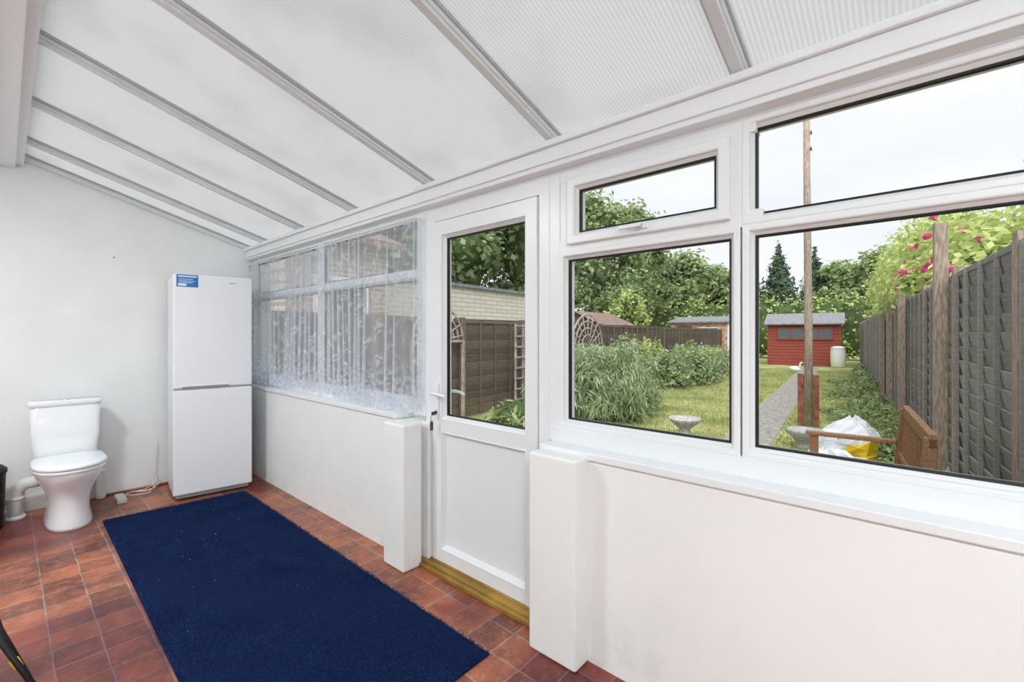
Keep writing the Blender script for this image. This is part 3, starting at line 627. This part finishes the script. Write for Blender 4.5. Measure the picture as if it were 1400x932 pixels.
# ---------------------------------------------------------------- foliage
def leafmat(name,c1,c2,c3,scale):
    m=mat(name,c1,c2,scale,0.7,detail=10,transl=0.4,spec=0.2,lo=0.25,hi=0.75,island=0.4)
    for nd in m.node_tree.nodes:
        if nd.type=='VALTORGB':
            e=nd.color_ramp.elements.new(0.5); e.color=c3
    return m
F_dark=leafmat('leaves_dark',L(88,104,76),L(166,180,132),L(122,142,102),1.2)
F_mid=leafmat('leaves_mid',L(104,124,82),L(200,210,156),L(150,170,116),2.0)
F_hedge=leafmat('leaves_hedge',L(152,172,98),L(230,236,168),L(194,210,130),1.5)
F_sage=leafmat('leaves_sage',L(110,130,94),L(214,222,188),L(158,176,132),5)
F_con=leafmat('needles_conifer',L(78,98,84),L(124,142,118),L(100,120,100),1.5)
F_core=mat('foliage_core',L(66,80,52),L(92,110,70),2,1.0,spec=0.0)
F_pink=mat('pink_petals',L(228,70,150),L(246,130,190),20,0.7,transl=0.3,island=0.4)
F_purp=mat('purple_petals',L(184,168,208),L(226,212,232),20,0.7,transl=0.3)
F_bark=mat('bark',L(94,82,70),L(130,116,100),8,0.95,0.5,20,stretch=(4,4,1))
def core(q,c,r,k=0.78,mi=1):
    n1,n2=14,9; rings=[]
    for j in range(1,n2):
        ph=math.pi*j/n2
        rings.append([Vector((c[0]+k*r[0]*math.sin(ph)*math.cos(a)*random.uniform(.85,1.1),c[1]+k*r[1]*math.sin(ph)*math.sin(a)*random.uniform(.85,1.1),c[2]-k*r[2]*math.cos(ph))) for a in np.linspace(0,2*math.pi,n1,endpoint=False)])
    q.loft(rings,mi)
def foliage(name,blobs,dens,size,m,elong=1.6,corek=0.75,flowers=None,trunk=None,up=0.0,fsel=None,rmax=1.08):
    Vs=[]
    for (x,y,z,rx,ry,rz) in blobs:
        n=int(dens*(rx*ry+ry*rz+rx*rz)/3)
        d=RNG.normal(size=(n,3)); d/=np.linalg.norm(d,axis=1)[:,None]
        lump=1+0.16*np.sin(d[:,0]*5+x)*np.sin(d[:,1]*6+y)+0.12*np.sin(d[:,2]*9+z)*np.sin(d[:,0]*8)
        rad=(RNG.uniform(0.62,rmax,n)*lump)[:,None]
        P=np.array([x,y,z])+d*rad*np.array([rx,ry,rz])
        nr=d+RNG.normal(0,0.7,(n,3))+np.array([0,0,0.4]); nr/=np.linalg.norm(nr,axis=1)[:,None]
        a=RNG.normal(size=(n,3)); a[:,2]+=up*2; a-= (a*nr).sum(1)[:,None]*nr; a/=np.linalg.norm(a,axis=1)[:,None]; b=np.cross(nr,a)
        s=(size*RNG.uniform(0.5,1.3,n))[:,None]
        Q=np.stack([P-a*s*elong*.5,P+b*s*.5,P+a*s*elong*.5,P-b*s*.5],1); Vs.append(Q.reshape(-1,3))
    V=np.concatenate(Vs); F=np.arange(len(V)).reshape(-1,4)
    k=V[:,2].reshape(-1,4).min(1)>GZ; F=F[k]; V=V[F.ravel()]; F=np.arange(len(V)).reshape(-1,4)
    o=rawmesh(name,V,F,[m],loc=GL,rotz=GA)
    q=MB()
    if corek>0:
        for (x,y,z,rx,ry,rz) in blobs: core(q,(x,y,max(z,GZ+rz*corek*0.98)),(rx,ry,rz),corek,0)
    if trunk:
        for (p0,p1,r) in trunk: q.tube([p0,((p0[0]+p1[0])/2+.05,(p0[1]+p1[1])/2,(p0[2]+p1[2])/2),p1],[r,r*.8,r*.6],10,1)
    if q.v: q.obj('mass',[F_core,F_bark],o)
    if flowers:
        fm,nf,fs=flowers; C=V[F[:,0]]
        if fsel is not None: C=C[fsel(C)]
        C=C[RNG.choice(len(C),nf)]
        Q=[]
        for c in C:
            for _ in range(14):
                d=RNG.normal(size=3); d/=np.linalg.norm(d); a=np.cross(d,RNG.normal(size=3)); a/=np.linalg.norm(a); b=np.cross(d,a)
                p=c+d*fs*.5; Q.append(np.stack([p-a*fs*.4,p+b*fs*.4,p+a*fs*.4,p-b*fs*.4]))
        Q=np.array(Q).reshape(-1,3); rawmesh('blossom',Q,np.arange(len(Q)).reshape(-1,4),[fm],parent=o)
    return o
def T(X,Y,z,rx,ry,rz): s,t=ST(X,Y); return (s,t,z,rx,ry,rz)
foliage('boundary_hedge',[(31.5,t,1.7+0.1*math.sin(t*3),1.0,1.3,1.95+0.15*math.sin(t*1.7)) for t in np.arange(-2,13,1.1)],320,0.14,F_hedge,corek=0.85)
def tree(name,X,Y,top,r,m,dens=170,size=0.26,low=1.0,ck=0.62):
    bl=[]; s,t=ST(X,Y); random.seed(int(X*7+Y*3))
    h=top-low
    for i in range(13):
        v=random.uniform(0.05,0.92); a=random.uniform(0,6.28); rr=r*0.68*math.sin(math.pi*(0.2+0.75*v))
        k=r*random.uniform(0.28,0.46)
        bl.append((s+rr*math.cos(a),t+rr*math.sin(a),min(low+h*v,top-k),k,k,k*0.9))
    bl.append((s,t,top-r*0.4,r*0.4,r*0.4,r*0.4)); bl.append((s,t,low+h*0.4,r*0.6,r*0.6,h*0.36))
    foliage(name,bl,dens,size,m,trunk=[((s,t,GZ),(s,t,low+h*0.4),0.25)],corek=ck,rmax=1.15)
tree('broadleaf_tree',22.6,13.9,9.7,3.0,F_mid,low=1.5,dens=330,size=0.18)
tree('broadleaf_tree',27.0,13.6,9.9,3.0,F_mid,low=1.5,dens=300,size=0.19)
tree('broadleaf_tree',34.9,17.9,10.6,4.0,F_dark,dens=200,size=0.28)
tree('broadleaf_tree',37.4,14.6,8.2,3.2,F_mid,dens=200,size=0.28)
tree('broadleaf_tree',40.5,12.2,7.2,2.6,F_mid,dens=200,size=0.28)
tree('broadleaf_tree',15.4,16.8,11.5,3.6,F_dark,dens=230,size=0.22,low=2.0)
tree('broadleaf_tree',17.8,15.3,12.5,3.2,F_dark,dens=230,size=0.22,low=2.0)
tree('broadleaf_tree',12.0,19.0,10.5,3.6,F_dark,dens=180,size=0.24,low=2.0)
tree('broadleaf_tree',17.5,9.2,3.2,1.2,F_hedge,dens=600,size=0.11,low=0.6)
tree('broadleaf_tree',21.5,11.4,4.0,1.6,F_mid,dens=500,size=0.13,low=0.6)
tree('broadleaf_tree',46.4,4.6,7.4,3.0,F_mid,dens=180,size=0.28)
tree('broadleaf_tree',44.5,1.6,7.9,3.4,F_mid,dens=180,size=0.28)
def conifer(X,Y,top,r):
    s,t=ST(X,Y); bl=[]
    for i in range(9):
        v=i/8; k=r*(1-v*0.93)
        bl.append((s,t,1.0+(top-1.3)*v,k,k,(top/9)*0.75))
    foliage('conifer_tree',bl,420,0.18,F_con,elong=2.4,trunk=[((s,t,GZ),(s,t,top-0.5),0.2)],corek=0.6)
conifer(43.3,8.5,8.8,2.7); conifer(43.0,10.6,8.3,2.2); conifer(46.5,6.4,8.6,2.4)
foliage('lavender_shrub',[(7.5,4.25,0.30,0.70,0.7,0.70),(8.1,4.9,0.4,0.6,0.6,0.6),(7.2,4.8,0.3,0.6,0.6,0.6),(8.4,4.2,0.15,0.5,0.5,0.55)],34000,0.022,F_sage,elong=9,up=1.2,corek=0.62,rmax=1.22)
foliage('mixed_border',[T(12.2,5.13,0.15,0.7,0.6,0.65),T(13.4,5.0,0.15,0.8,0.7,0.65),T(14.4,5.2,0.2,0.9,0.8,0.7),T(10.6,5.3,0.2,0.7,0.5,0.75),T(11.5,6.0,0.3,0.8,0.4,0.85),T(16.0,6.0,0.2,1.0,0.7,0.7),T(17.8,5.9,0.15,1.0,0.7,0.55),T(20,6.4,0.15,1.2,0.8,0.6)],8000,0.06,F_mid,elong=1.8,corek=0.65,flowers=(F_purp,700,0.06),rmax=1.22)
foliage('shrub',[T(14.2,6.5,0.3,0.9,0.4,0.8),T(12.9,6.4,0.3,0.8,0.35,0.8),T(19,6.9,0.2,1.2,0.5,0.6)],4600,0.085,F_hedge,rmax=1.15)
foliage('fern_clump',[T(6.0,4.6,0.05,0.45,0.35,0.35),T(5.2,4.6,0.0,0.4,0.35,0.3),T(6.6,4.9,0.1,0.5,0.35,0.5)],9000,0.06,F_mid,elong=3,flowers=(F_pink,4,0.04))
foliage('fence_undergrowth',[(s,0.32+0.08*math.sin(s*2),-0.05,0.45,0.20,0.22+0.10*math.sin(s*3)) for s in np.arange(5.2,22,0.8)]+[(s,0.75+0.2*math.sin(s*5),-0.08,0.4,0.3,0.08) for s in np.arange(7.6,18,0.9)],8000,0.045,F_mid,elong=2.6,up=0.5,corek=0.5)
foliage('climbing_rose',[(10.5,-0.75,2.5,0.9,0.6,0.85),(12,-0.75,2.6,1.1,0.6,1.0),(9.2,-0.75,2.3,0.8,0.6,0.7),(8.6,-1.4,2.3,1.2,0.7,0.9),(14,-0.7,2.7,1.2,0.6,1.15),(16.5,-0.75,2.7,1.3,0.65,1.4),(19,-0.75,2.6,1.4,0.65,1.6),(22,-0.8,2.6,1.6,0.7,1.8),(7.4,-1.6,2.3,0.9,0.7,0.8),(11.3,-0.2,2.2,0.8,0.35,0.4),(9.9,-0.15,2.15,0.5,0.3,0.33),(13,-0.15,2.15,0.9,0.35,0.45),(8.3,-0.6,2.15,0.6,0.5,0.5)],3000,0.075,F_hedge,flowers=(F_pink,56,0.10),fsel=lambda C:(C[:,2]>2.1)&(C[:,2]<3.3)&(C[:,0]<13)&(C[:,0]>7.5)&(C[:,1]>-0.6),trunk=[((10.5,-0.7,GZ),(10.5,-0.7,2.2),0.06),((14,-0.7,GZ),(14,-0.7,1.8),0.06)],corek=0.5,rmax=1.25)
tree('broadleaf_tree',26.0,-1.6,6.0,2.1,F_mid,dens=400,size=0.15,low=1.0)
tree('broadleaf_tree',19.5,-3.6,5.4,2.1,F_mid,dens=400,size=0.15,low=1.0)

# ---------------------------------------------------------------- light
w=bpy.data.worlds.new('overcast'); S.world=w; w.use_nodes=True; n=w.node_tree.nodes; l=w.node_tree.links
bg=n['Background']; tc=n.new('ShaderNodeTexCoord'); nz=n.new('ShaderNodeTexNoise'); nz.inputs['Scale'].default_value=3; nz.inputs['Detail'].default_value=5
mp=n.new('ShaderNodeMapping'); mp.inputs['Scale'].default_value=(1,1,2.5); l.new(tc.outputs['Generated'],mp.inputs[0]); l.new(mp.outputs[0],nz.inputs['Vector'])
r=n.new('ShaderNodeValToRGB'); r.color_ramp.elements[0].position=0.35; r.color_ramp.elements[1].position=0.65
r.color_ramp.elements[0].color=(0.72,0.755,0.80,1); r.color_ramp.elements[1].color=(0.82,0.83,0.85,1); l.new(nz.outputs['Fac'],r.inputs[0]); l.new(r.outputs[0],bg.inputs[0]); bg.inputs[1].default_value=1.0
sd=bpy.data.lights.new('sun','SUN'); sd.energy=2.9; sd.angle=math.radians(60); sd.color=(1,0.99,0.98); so=bpy.data.objects.new('sun',sd); S.collection.objects.link(so); so.rotation_euler=(math.radians(18),math.radians(-30),0)

# ---------------------------------------------------------------- camera
cd=bpy.data.cameras.new('camera'); co=bpy.data.objects.new('camera',cd); S.collection.objects.link(co)
co.location=(0,0,1.35); co.rotation_euler=(math.radians(90),0,-math.radians(48.36)); cd.lens=618/1400*36; cd.sensor_width=36; cd.shift_y=-9/1400; cd.clip_start=0.02; cd.clip_end=300
S.camera=co
